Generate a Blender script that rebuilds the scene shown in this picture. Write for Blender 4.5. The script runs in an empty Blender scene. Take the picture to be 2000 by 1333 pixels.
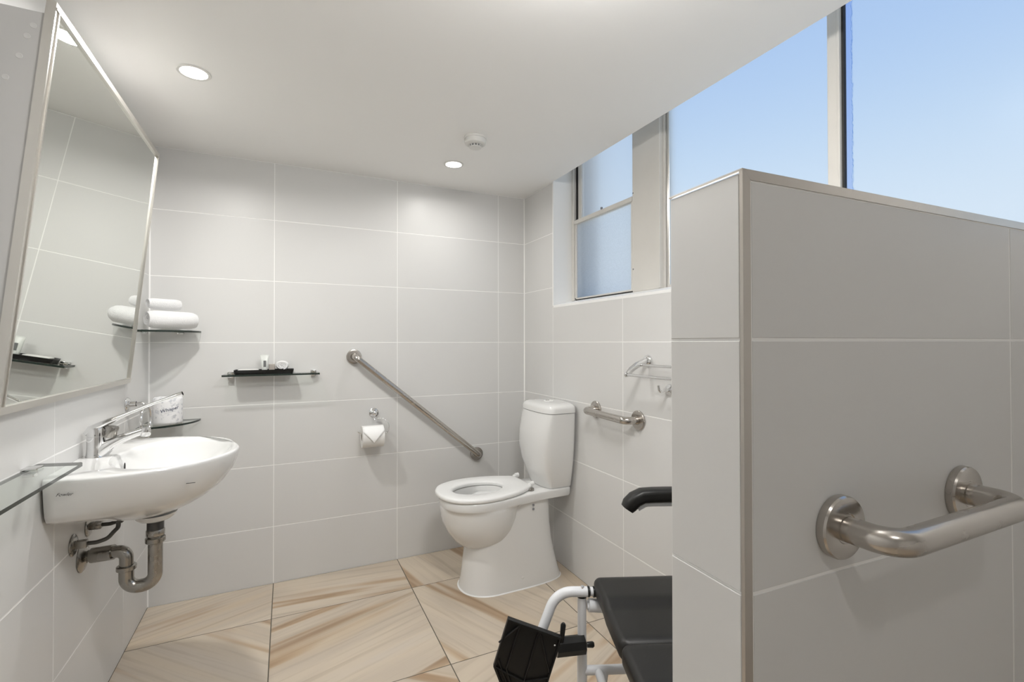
import bpy, bmesh, math, random
from mathutils import Vector, Matrix
random.seed(7)
PI = math.pi
sin, cos = math.sin, math.cos
S = bpy.context.scene
COL = S.collection

# ------------------------------------------------------------------ camera
H_CAM = 1.1727
yaw, pit, rol = math.radians(25.3261), math.radians(0.5254), math.radians(-0.0659)
F = Vector((sin(yaw)*cos(pit), cos(yaw)*cos(pit), sin(pit)))
R = Vector((cos(yaw), -sin(yaw), 0)); U = R.cross(F)
R2 = R*cos(rol)+U*sin(rol); U2 = -R*sin(rol)+U*cos(rol)
cam = bpy.data.cameras.new('camera'); cam_ob = bpy.data.objects.new('camera', cam); COL.objects.link(cam_ob)
m = Matrix.Identity(4)
for i in range(3):
    m[i][0], m[i][1], m[i][2] = R2[i], U2[i], -F[i]
m[2][3] = H_CAM
cam_ob.matrix_world = m
cam.sensor_width = 36; cam.lens = 929.24/2000*36
cam.shift_y = -4.96/2000; cam.clip_start = 0.02
S.camera = cam_ob

# ------------------------------------------------------------------ world, exposure
S.view_settings.view_transform = 'Standard'; S.view_settings.look = 'None'
S.view_settings.gamma = 1; S.view_settings.use_curve_mapping = False
S.view_settings.exposure = 0.0
w = bpy.data.worlds.new('sky'); S.world = w; w.use_nodes = True
nt = w.node_tree; nt.nodes.clear()
out = nt.nodes.new('ShaderNodeOutputWorld'); bg = nt.nodes.new('ShaderNodeBackground')
tc = nt.nodes.new('ShaderNodeTexCoord'); sx = nt.nodes.new('ShaderNodeSeparateXYZ'); rp = nt.nodes.new('ShaderNodeValToRGB')
nt.links.new(tc.outputs['Generated'], sx.inputs[0]); nt.links.new(sx.outputs['Z'], rp.inputs[0])
els = rp.color_ramp.elements
els[0].position = 0.0; els[0].color = (0.78, 0.78, 0.76, 1)
els[1].position = 1.0; els[1].color = (0.10, 0.22, 0.55, 1)
for pos, c in ((0.04, (0.88, 0.95, 1.02, 1)), (0.20, (0.80, 0.92, 1.05, 1)), (0.34, (0.56, 0.75, 1.0, 1)), (0.47, (0.36, 0.58, 0.97, 1)), (0.7, (0.22, 0.42, 0.85, 1))):
    e = els.new(pos); e.color = c
nt.links.new(rp.outputs[0], bg.inputs[0]); bg.inputs[1].default_value = 1.0
nt.links.new(bg.outputs[0], out.inputs[0])
LAMP_W = 9.0
FILL_GLOW = 44.0      # radiance of the added fill lamp, unseen overhead
FILL_BACK_W = 2.0  # watts of the added fill downlight behind the camera

# ------------------------------------------------------------------ materials
def mat(name, col, rough=0.5, metal=0.0, spec=0.5, coat=0.0, trans=0.0, ior=1.45, bump=None, var=None, rvar=None):
    M = bpy.data.materials.new(name); M.use_nodes = True
    n = M.node_tree; b = n.nodes['Principled BSDF']
    b.inputs['Base Color'].default_value = (*col, 1); b.inputs['Roughness'].default_value = rough
    b.inputs['Metallic'].default_value = metal; b.inputs['Specular IOR Level'].default_value = spec
    b.inputs['Coat Weight'].default_value = coat; b.inputs['Transmission Weight'].default_value = trans
    b.inputs['IOR'].default_value = ior
    t = n.nodes.new('ShaderNodeTexCoord')
    if bump:
        sc, st, dist = bump
        z = n.nodes.new('ShaderNodeTexNoise'); z.inputs['Scale'].default_value = sc; z.inputs['Detail'].default_value = 4
        n.links.new(t.outputs['Object'], z.inputs['Vector'])
        bp = n.nodes.new('ShaderNodeBump'); bp.inputs['Strength'].default_value = st; bp.inputs['Distance'].default_value = dist
        n.links.new(z.outputs['Fac'], bp.inputs['Height']); n.links.new(bp.outputs[0], b.inputs['Normal'])
    if var:
        sc, amt = var
        z = n.nodes.new('ShaderNodeTexNoise'); z.inputs['Scale'].default_value = sc; z.inputs['Detail'].default_value = 3
        n.links.new(t.outputs['Object'], z.inputs['Vector'])
        mp = n.nodes.new('ShaderNodeMapRange'); mp.inputs['To Min'].default_value = 1-amt; mp.inputs['To Max'].default_value = 1+amt
        n.links.new(z.outputs['Fac'], mp.inputs['Value'])
        mx = n.nodes.new('ShaderNodeVectorMath'); mx.operation = 'SCALE'; mx.inputs[0].default_value = col
        n.links.new(mp.outputs[0], mx.inputs['Scale']); n.links.new(mx.outputs[0], b.inputs['Base Color'])
    if rvar:
        sc, lo, hi = rvar
        z = n.nodes.new('ShaderNodeTexNoise'); z.inputs['Scale'].default_value = sc; z.inputs['Detail'].default_value = 5
        n.links.new(t.outputs['Object'], z.inputs['Vector'])
        mp = n.nodes.new('ShaderNodeMapRange'); mp.inputs['From Min'].default_value = .35; mp.inputs['From Max'].default_value = .65
        mp.inputs['To Min'].default_value = lo; mp.inputs['To Max'].default_value = hi
        n.links.new(z.outputs['Fac'], mp.inputs['Value']); n.links.new(mp.outputs[0], b.inputs['Roughness'])
    return M

M_TILE = mat('satin_grey_tile', (.68, .676, .665), .36, spec=.45, var=(3.0, .012), bump=(60, .03, .001))
M_GROUT = mat('white_grout', (.90, .895, .88), .85)
M_CEIL = mat('ceiling_paint', (.92, .915, .90), .75, var=(1.5, .01))
M_PAINT = mat('white_reveal_paint', (.90, .90, .89), .5, bump=(40, .05, .001))
M_FGROUT = mat('floor_grout', (.13, .115, .09), .9)
M_CERAMIC = mat('white_ceramic', (.77, .77, .76), .12, spec=.6, coat=.4)
M_SEAT = mat('white_seat_plastic', (.84, .84, .83), .28)
M_CHROME = mat('chrome', (.80, .80, .80), .08, 1.0)
M_STEEL = mat('polished_stainless_steel', (.52, .49, .455), .22, 1.0, rvar=(25, .14, .28))
M_DCHROME = mat('dull_plumbing_chrome', (.36, .345, .32), .24, 1.0, rvar=(20, .16, .34))
M_ALU = mat('satin_aluminium', (.72, .70, .66), .32, 1.0)
M_TRIM = mat('brushed_tile_trim', (.56, .525, .485), .30, 1.0)
M_FRAME = mat('cream_window_paint', (.66, .64, .60), .5, var=(9, .05))
M_DARK = mat('dark_gap', (.03, .03, .03), .7)
M_MIRROR = mat('mirror_silver', (.80, .82, .785), .01, 1.0)
M_SIDE = mat('mirror_side_panel', (.57, .565, .555), .35, var=(5, .02))
M_DOT = mat('faint_dot', (.64, .635, .62), .3)
M_BLACK = mat('black_plastic', (.008, .008, .008), .35)
M_TRAY = mat('black_tray', (.006, .006, .006), .3)
M_PAD = mat('black_vinyl', (.010, .0095, .0085), .42, bump=(300, .15, .0005))
M_WTUBE = mat('white_powder_coat', (.74, .75, .77), .3)
M_TOWEL = mat('white_terry', (.90, .90, .90), .95, bump=(420, 1.0, .004))
M_FOLD = mat('folded_tissue', (.93, .93, .92), .9)
M_PAPER = mat('tissue_paper', (.80, .79, .77), .9, bump=(120, .1, .001))
M_INK = mat('black_ink', (.02, .02, .025), .6)
M_GINK = mat('grey_ink', (.25, .25, .27), .6)
M_NAVY = mat('navy_ink', (.05, .06, .12), .6)
M_PLASTIC = mat('white_plastic', (.72, .715, .69), .4)
M_LABEL = mat('grey_label', (.16, .165, .165), .5)
M_CARD = mat('beige_card', (.46, .42, .38), .6)
M_TUBE = mat('toiletry_tube', (.72, .74, .71), .25, var=(30, .03))
M_BRAID = mat('braided_hose', (.10, .10, .095), .4, .7, bump=(700, .8, .001))
M_WATER = mat('water', (.30, .33, .32), .03)

def glass_mat(name, col, ior=1.45):
    return mat(name, col, 0.0, trans=1.0, ior=ior)
def front_only(n, fr, sock):
    ge = n.nodes.new('ShaderNodeNewGeometry'); iv = n.nodes.new('ShaderNodeMath'); iv.operation = 'SUBTRACT'; iv.inputs[0].default_value = 1
    n.links.new(ge.outputs['Backfacing'], iv.inputs[1]); ml = n.nodes.new('ShaderNodeMath'); ml.operation = 'MULTIPLY'
    n.links.new(fr.outputs[0], ml.inputs[0]); n.links.new(iv.outputs[0], ml.inputs[1]); n.links.new(ml.outputs[0], sock)
# clear shelf glass: see-through broad faces, green polished edges
def shelf_glass():
    M = bpy.data.materials.new('shelf_glass'); M.use_nodes = True; n = M.node_tree; n.nodes.clear()
    o = n.nodes.new('ShaderNodeOutputMaterial'); mx = n.nodes.new('ShaderNodeMixShader')
    tr = n.nodes.new('ShaderNodeBsdfTransparent'); tr.inputs[0].default_value = (.93, .955, .94, 1)
    gl = n.nodes.new('ShaderNodeBsdfGlossy'); gl.inputs['Roughness'].default_value = .02; gl.inputs[0].default_value = (1, 1, 1, 1)
    fr = n.nodes.new('ShaderNodeFresnel'); fr.inputs[0].default_value = 1.5
    front_only(n, fr, mx.inputs[0]); n.links.new(tr.outputs[0], mx.inputs[1]); n.links.new(gl.outputs[0], mx.inputs[2])
    n.links.new(mx.outputs[0], o.inputs[0]); return M
M_GLASS = shelf_glass()
M_GEDGE = mat('green_glass_edge', (.018, .028, .023), .12, spec=.6)
# obscure window glass: part of the daylight passes straight, part is scattered
def window_glass(name, scatter, stain=False, speck=0.0):
    M = bpy.data.materials.new(name); M.use_nodes = True; n = M.node_tree; n.nodes.clear()
    o = n.nodes.new('ShaderNodeOutputMaterial')
    tr = n.nodes.new('ShaderNodeBsdfTransparent')
    tl = n.nodes.new('ShaderNodeBsdfRefraction'); tl.inputs['Roughness'].default_value = .45; tl.inputs['IOR'].default_value = 1.16
    mx = n.nodes.new('ShaderNodeMixShader')
    t = n.nodes.new('ShaderNodeTexCoord'); z = n.nodes.new('ShaderNodeTexNoise')
    z.inputs['Scale'].default_value = 220; z.inputs['Detail'].default_value = 3
    n.links.new(t.outputs['Object'], z.inputs['Vector'])
    cr = n.nodes.new('ShaderNodeMapRange'); cr.inputs['From Min'].default_value = .3; cr.inputs['From Max'].default_value = .7
    cr.inputs['To Min'].default_value = 1-speck; cr.inputs['To Max'].default_value = 1.0
    n.links.new(z.outputs['Fac'], cr.inputs['Value'])
    cl = n.nodes.new('ShaderNodeVectorMath'); cl.operation = 'SCALE'; cl.inputs[0].default_value = (.97, .985, .985)
    n.links.new(cr.outputs[0], cl.inputs['Scale'])
    last = cl.outputs[0]
    if stain:      # irregular silicone stain running down the pane edge
        sp = n.nodes.new('ShaderNodeSeparateXYZ'); n.links.new(t.outputs['Object'], sp.inputs[0])
        nz = n.nodes.new('ShaderNodeTexNoise'); nz.inputs['Scale'].default_value = 70; nz.inputs['Detail'].default_value = 5
        n.links.new(t.outputs['Object'], nz.inputs['Vector'])
        a = n.nodes.new('ShaderNodeMath'); a.operation = 'MULTIPLY_ADD'; a.inputs[1].default_value = .012
        n.links.new(nz.outputs['Fac'], a.inputs[0]); n.links.new(sp.outputs['Y'], a.inputs[2])
        g = n.nodes.new('ShaderNodeMapRange'); g.inputs['From Min'].default_value = .800; g.inputs['From Max'].default_value = .820
        n.links.new(a.outputs[0], g.inputs['Value'])
        cr2 = n.nodes.new('ShaderNodeValToRGB'); n.links.new(g.outputs[0], cr2.inputs[0]); e = cr2.color_ramp.elements
        e[0].position = .40; e[0].color = (1, 1, 1, 1); e[1].position = .60; e[1].color = (.80, .85, .98, 1)
        for p_, c_ in ((.44, (.52, .64, .84, 1)), (.50, (.60, .70, .90, 1)), (.54, (.92, .95, 1, 1))):
            q_ = e.new(p_); q_.color = c_
        mc = n.nodes.new('ShaderNodeMix'); mc.data_type = 'RGBA'; mc.blend_type = 'MULTIPLY'; mc.inputs['Factor'].default_value = 1
        n.links.new(last, mc.inputs['A']); n.links.new(cr2.outputs[0], mc.inputs['B'])
        last = mc.outputs['Result']
    n.links.new(last, tr.inputs[0]); n.links.new(last, tl.inputs[0])
    mx.inputs[0].default_value = scatter
    tn = n.nodes.new('ShaderNodeBsdfTranslucent'); n.links.new(last, tn.inputs[0]); m3 = n.nodes.new('ShaderNodeMixShader'); m3.inputs[0].default_value = .35
    n.links.new(tl.outputs[0], m3.inputs[1]); n.links.new(tn.outputs[0], m3.inputs[2])
    n.links.new(tr.outputs[0], mx.inputs[1]); n.links.new(m3.outputs[0], mx.inputs[2])
    gl = n.nodes.new('ShaderNodeBsdfGlossy'); gl.inputs['Roughness'].default_value = .25
    fr = n.nodes.new('ShaderNodeFresnel'); fr.inputs[0].default_value = 1.1
    m2 = n.nodes.new('ShaderNodeMixShader'); front_only(n, fr, m2.inputs[0])
    n.links.new(mx.outputs[0], m2.inputs[1]); n.links.new(gl.outputs[0], m2.inputs[2])
    n.links.new(m2.outputs[0], o.inputs[0]); return M
M_PANE = window_glass('plain_frosted_pane', .55)
M_PANE_S = window_glass('stained_frosted_pane', .55, stain=True)
M_PANE_U = window_glass('upper_frosted_pane', .85)
M_PANE_O = window_glass('obscure_pane', .92, speck=.10)

def emis(name, col, st):
    M = bpy.data.materials.new(name); M.use_nodes = True; n = M.node_tree; n.nodes.clear()
    o = n.nodes.new('ShaderNodeOutputMaterial'); e = n.nodes.new('ShaderNodeEmission')
    e.inputs[0].default_value = (*col, 1); e.inputs[1].default_value = st; n.links.new(e.outputs[0], o.inputs[0]); return M
M_LED = emis('led_diffuser', (1, .96, .90), 14)

def sandstone():
    M = bpy.data.materials.new('sandstone_tile'); M.use_nodes = True; n = M.node_tree; b = n.nodes['Principled BSDF']
    b.inputs['Roughness'].default_value = .38; b.inputs['Specular IOR Level'].default_value = .4
    uv = n.nodes.new('ShaderNodeUVMap')
    def noise(scx, scy, sc, det, dist=0.0):
        mp = n.nodes.new('ShaderNodeMapping'); mp.inputs['Scale'].default_value = (scx, scy, 1)
        n.links.new(uv.outputs[0], mp.inputs[0])
        z = n.nodes.new('ShaderNodeTexNoise'); z.inputs['Scale'].default_value = sc; z.inputs['Detail'].default_value = det
        z.inputs['Distortion'].default_value = dist
        n.links.new(mp.outputs[0], z.inputs['Vector']); return z.outputs['Fac']
    def ramp(src, pts):
        r = n.nodes.new('ShaderNodeValToRGB'); n.links.new(src, r.inputs[0]); e = r.color_ramp.elements
        e[0].position, e[0].color = pts[0][0], (*pts[0][1], 1); e[1].position, e[1].color = pts[-1][0], (*pts[-1][1], 1)
        for p, c in pts[1:-1]:
            q = e.new(p); q.color = (*c, 1)
        return r.outputs[0]
    base = ramp(noise(.35, 2.2, 2.2, 3, .4), [(.32, (.57, .47, .35)), (.45, (.53, .455, .37)), (.56, (.60, .515, .41)), (.68, (.58, .51, .43))])
    fine = ramp(noise(.5, 14, 2.5, 5, .3), [(.30, (.80, .78, .75)), (.48, (1, 1, 1)), (.60, (1, 1, 1)), (.72, (.88, .86, .84))])
    band = ramp(noise(.22, 3.1, 2.6, 2, .25), [(.56, (1, 1, 1)), (.60, (.86, .77, .68)), (.64, (.66, .54, .43)), (.68, (.82, .72, .62)), (.72, (1, 1, 1))])
    m1 = n.nodes.new('ShaderNodeMix'); m1.data_type = 'RGBA'; m1.blend_type = 'MULTIPLY'; m1.inputs['Factor'].default_value = 1
    n.links.new(base, m1.inputs['A']); n.links.new(fine, m1.inputs['B'])
    m2 = n.nodes.new('ShaderNodeMix'); m2.data_type = 'RGBA'; m2.blend_type = 'MULTIPLY'; m2.inputs['Factor'].default_value = 1
    n.links.new(m1.outputs['Result'], m2.inputs['A']); n.links.new(band, m2.inputs['B'])
    n.links.new(m2.outputs['Result'], b.inputs['Base Color'])
    return M
M_STONE = sandstone()

def wrapper():      # printed paper wrapper of the spare toilet roll
    M = bpy.data.materials.new('printed_wrapper'); M.use_nodes = True; n = M.node_tree; b = n.nodes['Principled BSDF']
    b.inputs['Roughness'].default_value = .6
    t = n.nodes.new('ShaderNodeTexCoord'); z = n.nodes.new('ShaderNodeTexNoise'); z.inputs['Scale'].default_value = 60; z.inputs['Detail'].default_value = 4
    n.links.new(t.outputs['Object'], z.inputs['Vector'])
    r = n.nodes.new('ShaderNodeValToRGB'); n.links.new(z.outputs['Fac'], r.inputs[0])
    r.color_ramp.elements[0].position = .36; r.color_ramp.elements[0].color = (.62, .63, .66, 1)
    r.color_ramp.elements[1].position = .46; r.color_ramp.elements[1].color = (.88, .88, .89, 1)
    n.links.new(r.outputs[0], b.inputs['Base Color']); return M
M_WRAP = wrapper()

# ------------------------------------------------------------------ helpers
def link(name, me, mats, parent=None, smooth=True, angle=40):
    o = bpy.data.objects.new(name, me); COL.objects.link(o)
    if not isinstance(mats, (list, tuple)): mats = [mats]
    if not me.materials:
        for q in mats: me.materials.append(q)
    if smooth:
        me.polygons.foreach_set('use_smooth', [True]*len(me.polygons))
        me.set_sharp_from_angle(angle=math.radians(angle))
    if parent is not None: o.parent = parent
    return o
def obj(name, bm, mats, parent=None, smooth=True, angle=40):
    bmesh.ops.recalc_face_normals(bm, faces=bm.faces)
    me = bpy.data.meshes.new(name); bm.to_mesh(me); bm.free()
    return link(name, me, mats, parent, smooth, angle)
def tag(o, label, cat, group=None):
    o['label'] = label; o['category'] = cat
    if group: o['group'] = group
    return o
def thing(name, label, cat, loc=(0, 0, 0), group=None):
    o = bpy.data.objects.new(name, None); COL.objects.link(o); o.location = loc; o.empty_display_size = .05
    tag(o, label, cat, group); return o
def settle():
    """keep world positions: parts are modelled in world space, so undo their parent's offset"""
    for o in COL.objects:
        if o.parent is not None and o.get('_w'):
            p = o.parent; chain = Vector((0, 0, 0))
            while p is not None:
                if p.type == 'EMPTY' and p.parent is None: chain += p.location
                p = p.parent
            o.location = o.location - chain if o.parent.parent is None and o.parent.type == 'EMPTY' else o.location
            del o['_w']
def part(name, bm, mats, parent, smooth=True, angle=40, label=None):
    """part modelled in world space under a thing"""
    o = obj(name, bm, mats, parent, smooth, angle)
    if parent.type == 'EMPTY': o['_w'] = 1
    if label: o['label'] = label
    return o
def V(*a): return Vector(a)

def bx(bm, lo, hi, bev=0.0, seg=2, mi=0):
    lo = Vector(lo); hi = Vector(hi)
    r = bmesh.ops.create_cube(bm, size=1)
    vs = r['verts']
    for v in vs: v.co = Vector([lo[i]+(v.co[i]+.5)*(hi[i]-lo[i]) for i in range(3)])
    fs = set(f for v in vs for f in v.link_faces)
    if bev > 0:
        es = set(e for v in vs for e in v.link_edges)
        r2 = bmesh.ops.bevel(bm, geom=list(es), offset=bev, segments=seg, profile=.5, affect='EDGES')
        fs = set(r2['faces']) | set(f for f in fs if f.is_valid)
    for f in fs:
        if f.is_valid: f.material_index = mi
    return fs
def rings(bm, rs, cap0=True, cap1=True, closed=True, mi=0):
    """loft a list of rings (lists of Vectors, same length)"""
    vr = [[bm.verts.new(p) for p in r] for r in rs]
    n = len(rs[0])
    for a, b in zip(vr[:-1], vr[1:]):
        for i in range(n if closed else n-1):
            j = (i+1) % n
            f = bm.faces.new((a[i], a[j], b[j], b[i])); f.material_index = mi
    if cap0: f = bm.faces.new(vr[0][::-1]); f.material_index = mi
    if cap1: f = bm.faces.new(vr[-1]); f.material_index = mi
    return vr
def frame_of(d):
    d = d.normalized(); a = Vector((0, 0, 1)) if abs(d.z) < .9 else Vector((1, 0, 0))
    x = d.cross(a).normalized(); y = d.cross(x).normalized(); return x, y
def lathe(bm, prof, c, axis=(0, 0, 1), n=32, cap0=True, cap1=True, mi=0):
    """profile list of (radius, height along axis)"""
    c = Vector(c); ax = Vector(axis).normalized(); x, y = frame_of(ax)
    rs = [[c+ax*h+(x*cos(2*PI*i/n)+y*sin(2*PI*i/n))*max(r, 1e-5) for i in range(n)] for r, h in prof]
    return rings(bm, rs, cap0, cap1, mi=mi)
def fillet(pts, rad, seg=8):
    pts = [Vector(p) for p in pts]
    if not isinstance(rad, (list, tuple)): rad = [rad]*len(pts)
    out = [pts[0]]
    for i in range(1, len(pts)-1):
        p, a, b = pts[i], pts[i-1], pts[i+1]
        d1 = (a-p); d2 = (b-p); l1, l2 = d1.length, d2.length; d1.normalize(); d2.normalize()
        ang = d1.angle(d2)
        if ang > PI-.02: out.append(p); continue
        t = min(rad[i]/math.tan(ang/2), l1*.49, l2*.49); r = t*math.tan(ang/2)
        bis = (d1+d2).normalized(); c = p+bis*(r/sin(ang/2))
        s = p+d1*t-c; e = p+d2*t-c; tot = s.angle(e); axn = s.cross(e).normalized()
        for k in range(seg+1): out.append(c+(Matrix.Rotation(tot*k/seg, 3, axn) @ s))
    out.append(pts[-1]); return out
def tube(bm, pts, r, n=16, rad=0, seg=8, caps=True, flat=1.0, mi=0):
    """swept tube; r may be a number or list per input point (only without fillets)"""
    P = fillet(pts, rad, seg) if rad else [Vector(p) for p in pts]
    rr = r if isinstance(r, (list, tuple)) else [r]*len(P)
    T = []
    for i in range(len(P)):
        d = (P[min(i+1, len(P)-1)]-P[max(i-1, 0)]); T.append(d.normalized())
    x, y = frame_of(T[0]); rs = []
    for i, p in enumerate(P):
        if i:
            q = T[i-1].rotation_difference(T[i]); x = q @ x; y = q @ y
        rs.append([p+(x*cos(2*PI*k/n)+y*sin(2*PI*k/n)*flat)*rr[i] for k in range(n)])
    return rings(bm, rs, caps, caps, mi=mi)
def prism(bm, poly, z0, z1, mi=0):
    """vertical prism of an XY polygon"""
    return rings(bm, [[Vector((x, y, z0)) for x, y in poly], [Vector((x, y, z1)) for x, y in poly]], mi=mi)
def NB(): return bmesh.new()
def bevel_all(bm, off, seg=2, ang=30):
    es = [e for e in bm.edges if len(e.link_faces) == 2 and e.calc_face_angle(0) > math.radians(ang)]
    if es: bmesh.ops.bevel(bm, geom=es, offset=off, segments=seg, profile=.5, affect='EDGES')
def interp_closed(pts, n):
    """n points by Catmull-Rom through a closed outline"""
    m_ = len(pts); out = []
    for k in range(n):
        t = k*m_/n; i = int(t); f = t-i
        p0, p1, p2, p3 = [Vector(pts[(i+j-1) % m_]) for j in range(4)]
        out.append(.5*((2*p1)+(-p0+p2)*f+(2*p0-5*p1+4*p2-p3)*f*f+(-p0+3*p1-3*p2+p3)*f**3))
    return out
def radial(poly, c, n):
    """sample a star-shaped outline at n equal angles around c"""
    res = []
    for k in range(n):
        a = 2*PI*k/n; d = Vector((cos(a), sin(a))); best = None
        for i in range(len(poly)):
            p = Vector(poly[i][:2])-c; q = Vector(poly[(i+1) % len(poly)][:2])-c; e = q-p
            den = d.x*e.y-d.y*e.x
            if abs(den) < 1e-9: continue
            t = (p.x*e.y-p.y*e.x)/den; s = (p.x*d.y-p.y*d.x)/den
            if t > 0 and -1e-6 <= s <= 1+1e-6 and (best is None or t > best): best = t
        res.append(c+d*(best or .01))
    return res
def text_mesh(body, size, name='lettering', shear=0.0, depth=.0002):
    c = bpy.data.curves.new(name, 'FONT'); c.body = body; c.size = size; c.align_x = 'CENTER'; c.align_y = 'CENTER'
    c.extrude = depth; c.shear = shear; c.resolution_u = 3
    o = bpy.data.objects.new(name, c); COL.objects.link(o)
    dg = bpy.context.evaluated_depsgraph_get()
    me = bpy.data.meshes.new_from_object(o.evaluated_get(dg)); bpy.data.objects.remove(o); bpy.data.curves.remove(c)
    me.materials.clear(); return me

# ------------------------------------------------------------------ room dimensions
D, XL, XR, H = 2.6074, -.556, 1.3191, 2.0585
YF = -1.35                                   # wall behind the camera
ROWS = [0, .2764, .5764, .8764, 1.1764, 1.4764, 1.7764, H]
G = .0032                                    # joint width
tile_cache = {}
def tile_mesh(w_, h_, mt, t=.008, uvrot=None):
    key = (round(w_, 3), round(h_, 3), mt.name)
    if uvrot is None and key in tile_cache: return tile_cache[key]
    b = .0009
    a, c = w_/2, h_/2
    vs = []
    for (ax, cx, z) in ((a, c, -t), (a, c, -b), (a-b, c-b, 0)):
        vs += [(-ax, -cx, z), (ax, -cx, z), (ax, cx, z), (-ax, cx, z)]
    fs = [(3, 2, 1, 0), (8, 9, 10, 11)]
    for k in (0, 4):
        for i in range(4):
            j = (i+1) % 4; fs.append((k+i, k+j, k+j+4, k+i+4))
    me = bpy.data.meshes.new('tile'); me.from_pydata(vs, [], fs); me.materials.append(mt)
    if uvrot is not None:
        ang, ou, ov = uvrot; uv = me.uv_layers.new(name='UVMap')
        ca, sa = cos(ang), sin(ang)
        for lp in me.loops:
            x, y, z = vs[lp.vertex_index]
            uv.data[lp.index].uv = (x*ca+y*sa+ou, -x*sa+y*ca+ov)
    else: tile_cache[key] = me
    return me
def place_tile(parent, o, u, v, n_, a0, a1, b0, b1, mt, uvrot=None):
    """tile spanning a0..a1 along u and b0..b1 along v from origin o, face on the plane"""
    w_, h_ = a1-a0-G, b1-b0-G
    if w_ < .006 or h_ < .006: return
    me = tile_mesh(w_, h_, mt, uvrot=uvrot)
    t = bpy.data.objects.new('tile', me); COL.objects.link(t)
    c = o+u*((a0+a1)/2)+v*((b0+b1)/2)
    mm = Matrix.Identity(4)
    for i in range(3): mm[i][0], mm[i][1], mm[i][2], mm[i][3] = u[i], v[i], n_[i], c[i]
    t.parent = parent; t.matrix_basis = mm
    return t
def struct(name, bm, mt, smooth=False):
    o = obj(name, bm, mt, None, smooth); o['kind'] = 'structure'; return o
Z = Vector((0, 0, 1))
REC = .0006

# floor
b = NB(); bx(b, (XL-.1, YF-.1, -.1), (XR+.15, D+.1, -REC)); floor = struct('floor', b, M_FGROUT)
fx = [XL, -.056, .544, 1.144, XR]
fy = [D, 2.2737, 1.6737, 1.0737, .4737, -.1263, -.7263, YF]
ANG = {(0, 0): 21, (0, 1): -45, (1, 0): -6, (1, 1): 19.5, (2, 1): -66, (2, 0): -75, (2, 2): 24, (3, 1): -95, (3, 2): 30, (1, 2): -40}
random.seed(3)
OFFS = {}
for i in range(4):
    for j in range(7):
        a = math.radians(ANG.get((i, j), random.choice([20, -45, -70, 10, 60])))
        ou, ov = OFFS.get((i, j), (random.uniform(0, 20), random.uniform(0, 20)))
        place_tile(floor, V(0, 0, 0), V(1, 0, 0), V(0, 1, 0), Z, fx[i], fx[i+1], fy[j+1], fy[j], M_STONE, (a, ou, ov))
# ceiling: lowered plasterboard stopping at the window wall
DL = [(-.277, 1.842, 'front'), (.7445, 2.2467, 'back')]
b = NB(); bx(b, (XL-.1, YF-.1, H), (XR, D+.1, H+.5)); ceiling = struct('ceiling', b, M_CEIL)

# back wall
b = NB(); bx(b, (XL-.1, D+REC, -.1), (XR+.3, D+.12, H+.5)); wall_back = struct('wall_back', b, M_GROUT)
bc = [XL, -.056, .544, 1.144, XR]
for i in range(4):
    for j in range(7):
        place_tile(wall_back, V(0, D, 0), V(1, 0, 0), Z, V(0, -1, 0), bc[i], bc[i+1], ROWS[j], ROWS[j+1], M_TILE)
for x0 in (XL, XR):
    b = NB(); s_ = 1 if x0 < 0 else -1
    rings(b, [[V(x0, D, z), V(x0+s_*.005, D, z), V(x0+s_*.0015, D-.0015, z), V(x0, D-.005, z)] for z in (0.001, H)])
    o = obj('corner_joint', b, M_GROUT, wall_back)
# left wall
b = NB(); bx(b, (XL-.12, YF-.1, -.1), (XL-REC, D+.0016, H+.5)); wall_left = struct('wall_left', b, M_GROUT)
lc = [YF, -.737, -.137, .463, 1.063, 1.663, 2.263, D]
for i in range(7):
    for j in range(7):
        place_tile(wall_left, V(XL, 0, 0), V(0, 1, 0), Z, V(1, 0, 0), lc[i], lc[i+1], ROWS[j], ROWS[j+1], M_TILE)
# right wall, with the window opening
WY0, WY1, SILL = .05, 2.263, 1.377
XG = 1.44
b = NB()
bx(b, (XR+REC, YF-.1, -.1), (XR+.3, D+.0016, SILL-.004))
bx(b, (XR+REC, WY1+.002, SILL-.004), (XR+.3, D+.0016, 2.6))
bx(b, (XR+REC, YF-.1, SILL-.004), (XR+.3, WY0, 2.6))
bx(b, (XR-.0, WY0, 2.5), (XR+.3, WY1+.002, 2.6))
wall_right = struct('wall_right', b, M_GROUT)
RR = [0, .2764, .5764, .8764, 1.1764, SILL]
for i in range(7):
    y0, y1 = lc[i], lc[i+1]
    inwin = y0 >= -.2 and y1 <= 2.27
    for j in range(5 if inwin else 7):
        r0, r1 = (RR[j], RR[j+1]) if inwin else (ROWS[j], ROWS[j+1])
        place_tile(wall_right, V(XR, 0, 0), V(0, -1, 0), Z, V(-1, 0, 0), -y1, -y0, r0, r1, M_TILE)
# window reveal: painted jamb, sloping tiled sill
b = NB(); bx(b, (XR-.0008, WY1-.008, SILL-.002), (XG+.06, WY1+.0018, 2.5)); bx(b, (XR-.0008, WY0-.002, SILL-.002), (XG+.06, WY0+.008, 2.5))
reveal = struct('trim_1', b, M_PAINT)
b = NB()
rings(b, [[V(XR-.0005, y, SILL-.012), V(XR-.0005, y, SILL), V(XG+.0, y, SILL+.028), V(XG+.13, y, SILL+.028), V(XG+.13, y, SILL-.012)] for y in (WY0+.008, WY1-.008)])
sill = struct('trim_2', b, M_PAINT)
# wall behind the camera
b = NB(); bx(b, (XL-.1, YF-.12, -.1), (XR+.3, YF-REC, H+.5)); wall_front = struct('wall_front', b, M_GROUT)
for i in range(4):
    for j in range(7):
        place_tile(wall_front, V(0, YF, 0), V(-1, 0, 0), Z, V(0, 1, 0), -bc[i+1], -bc[i], ROWS[j], ROWS[j+1], M_TILE)

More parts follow.
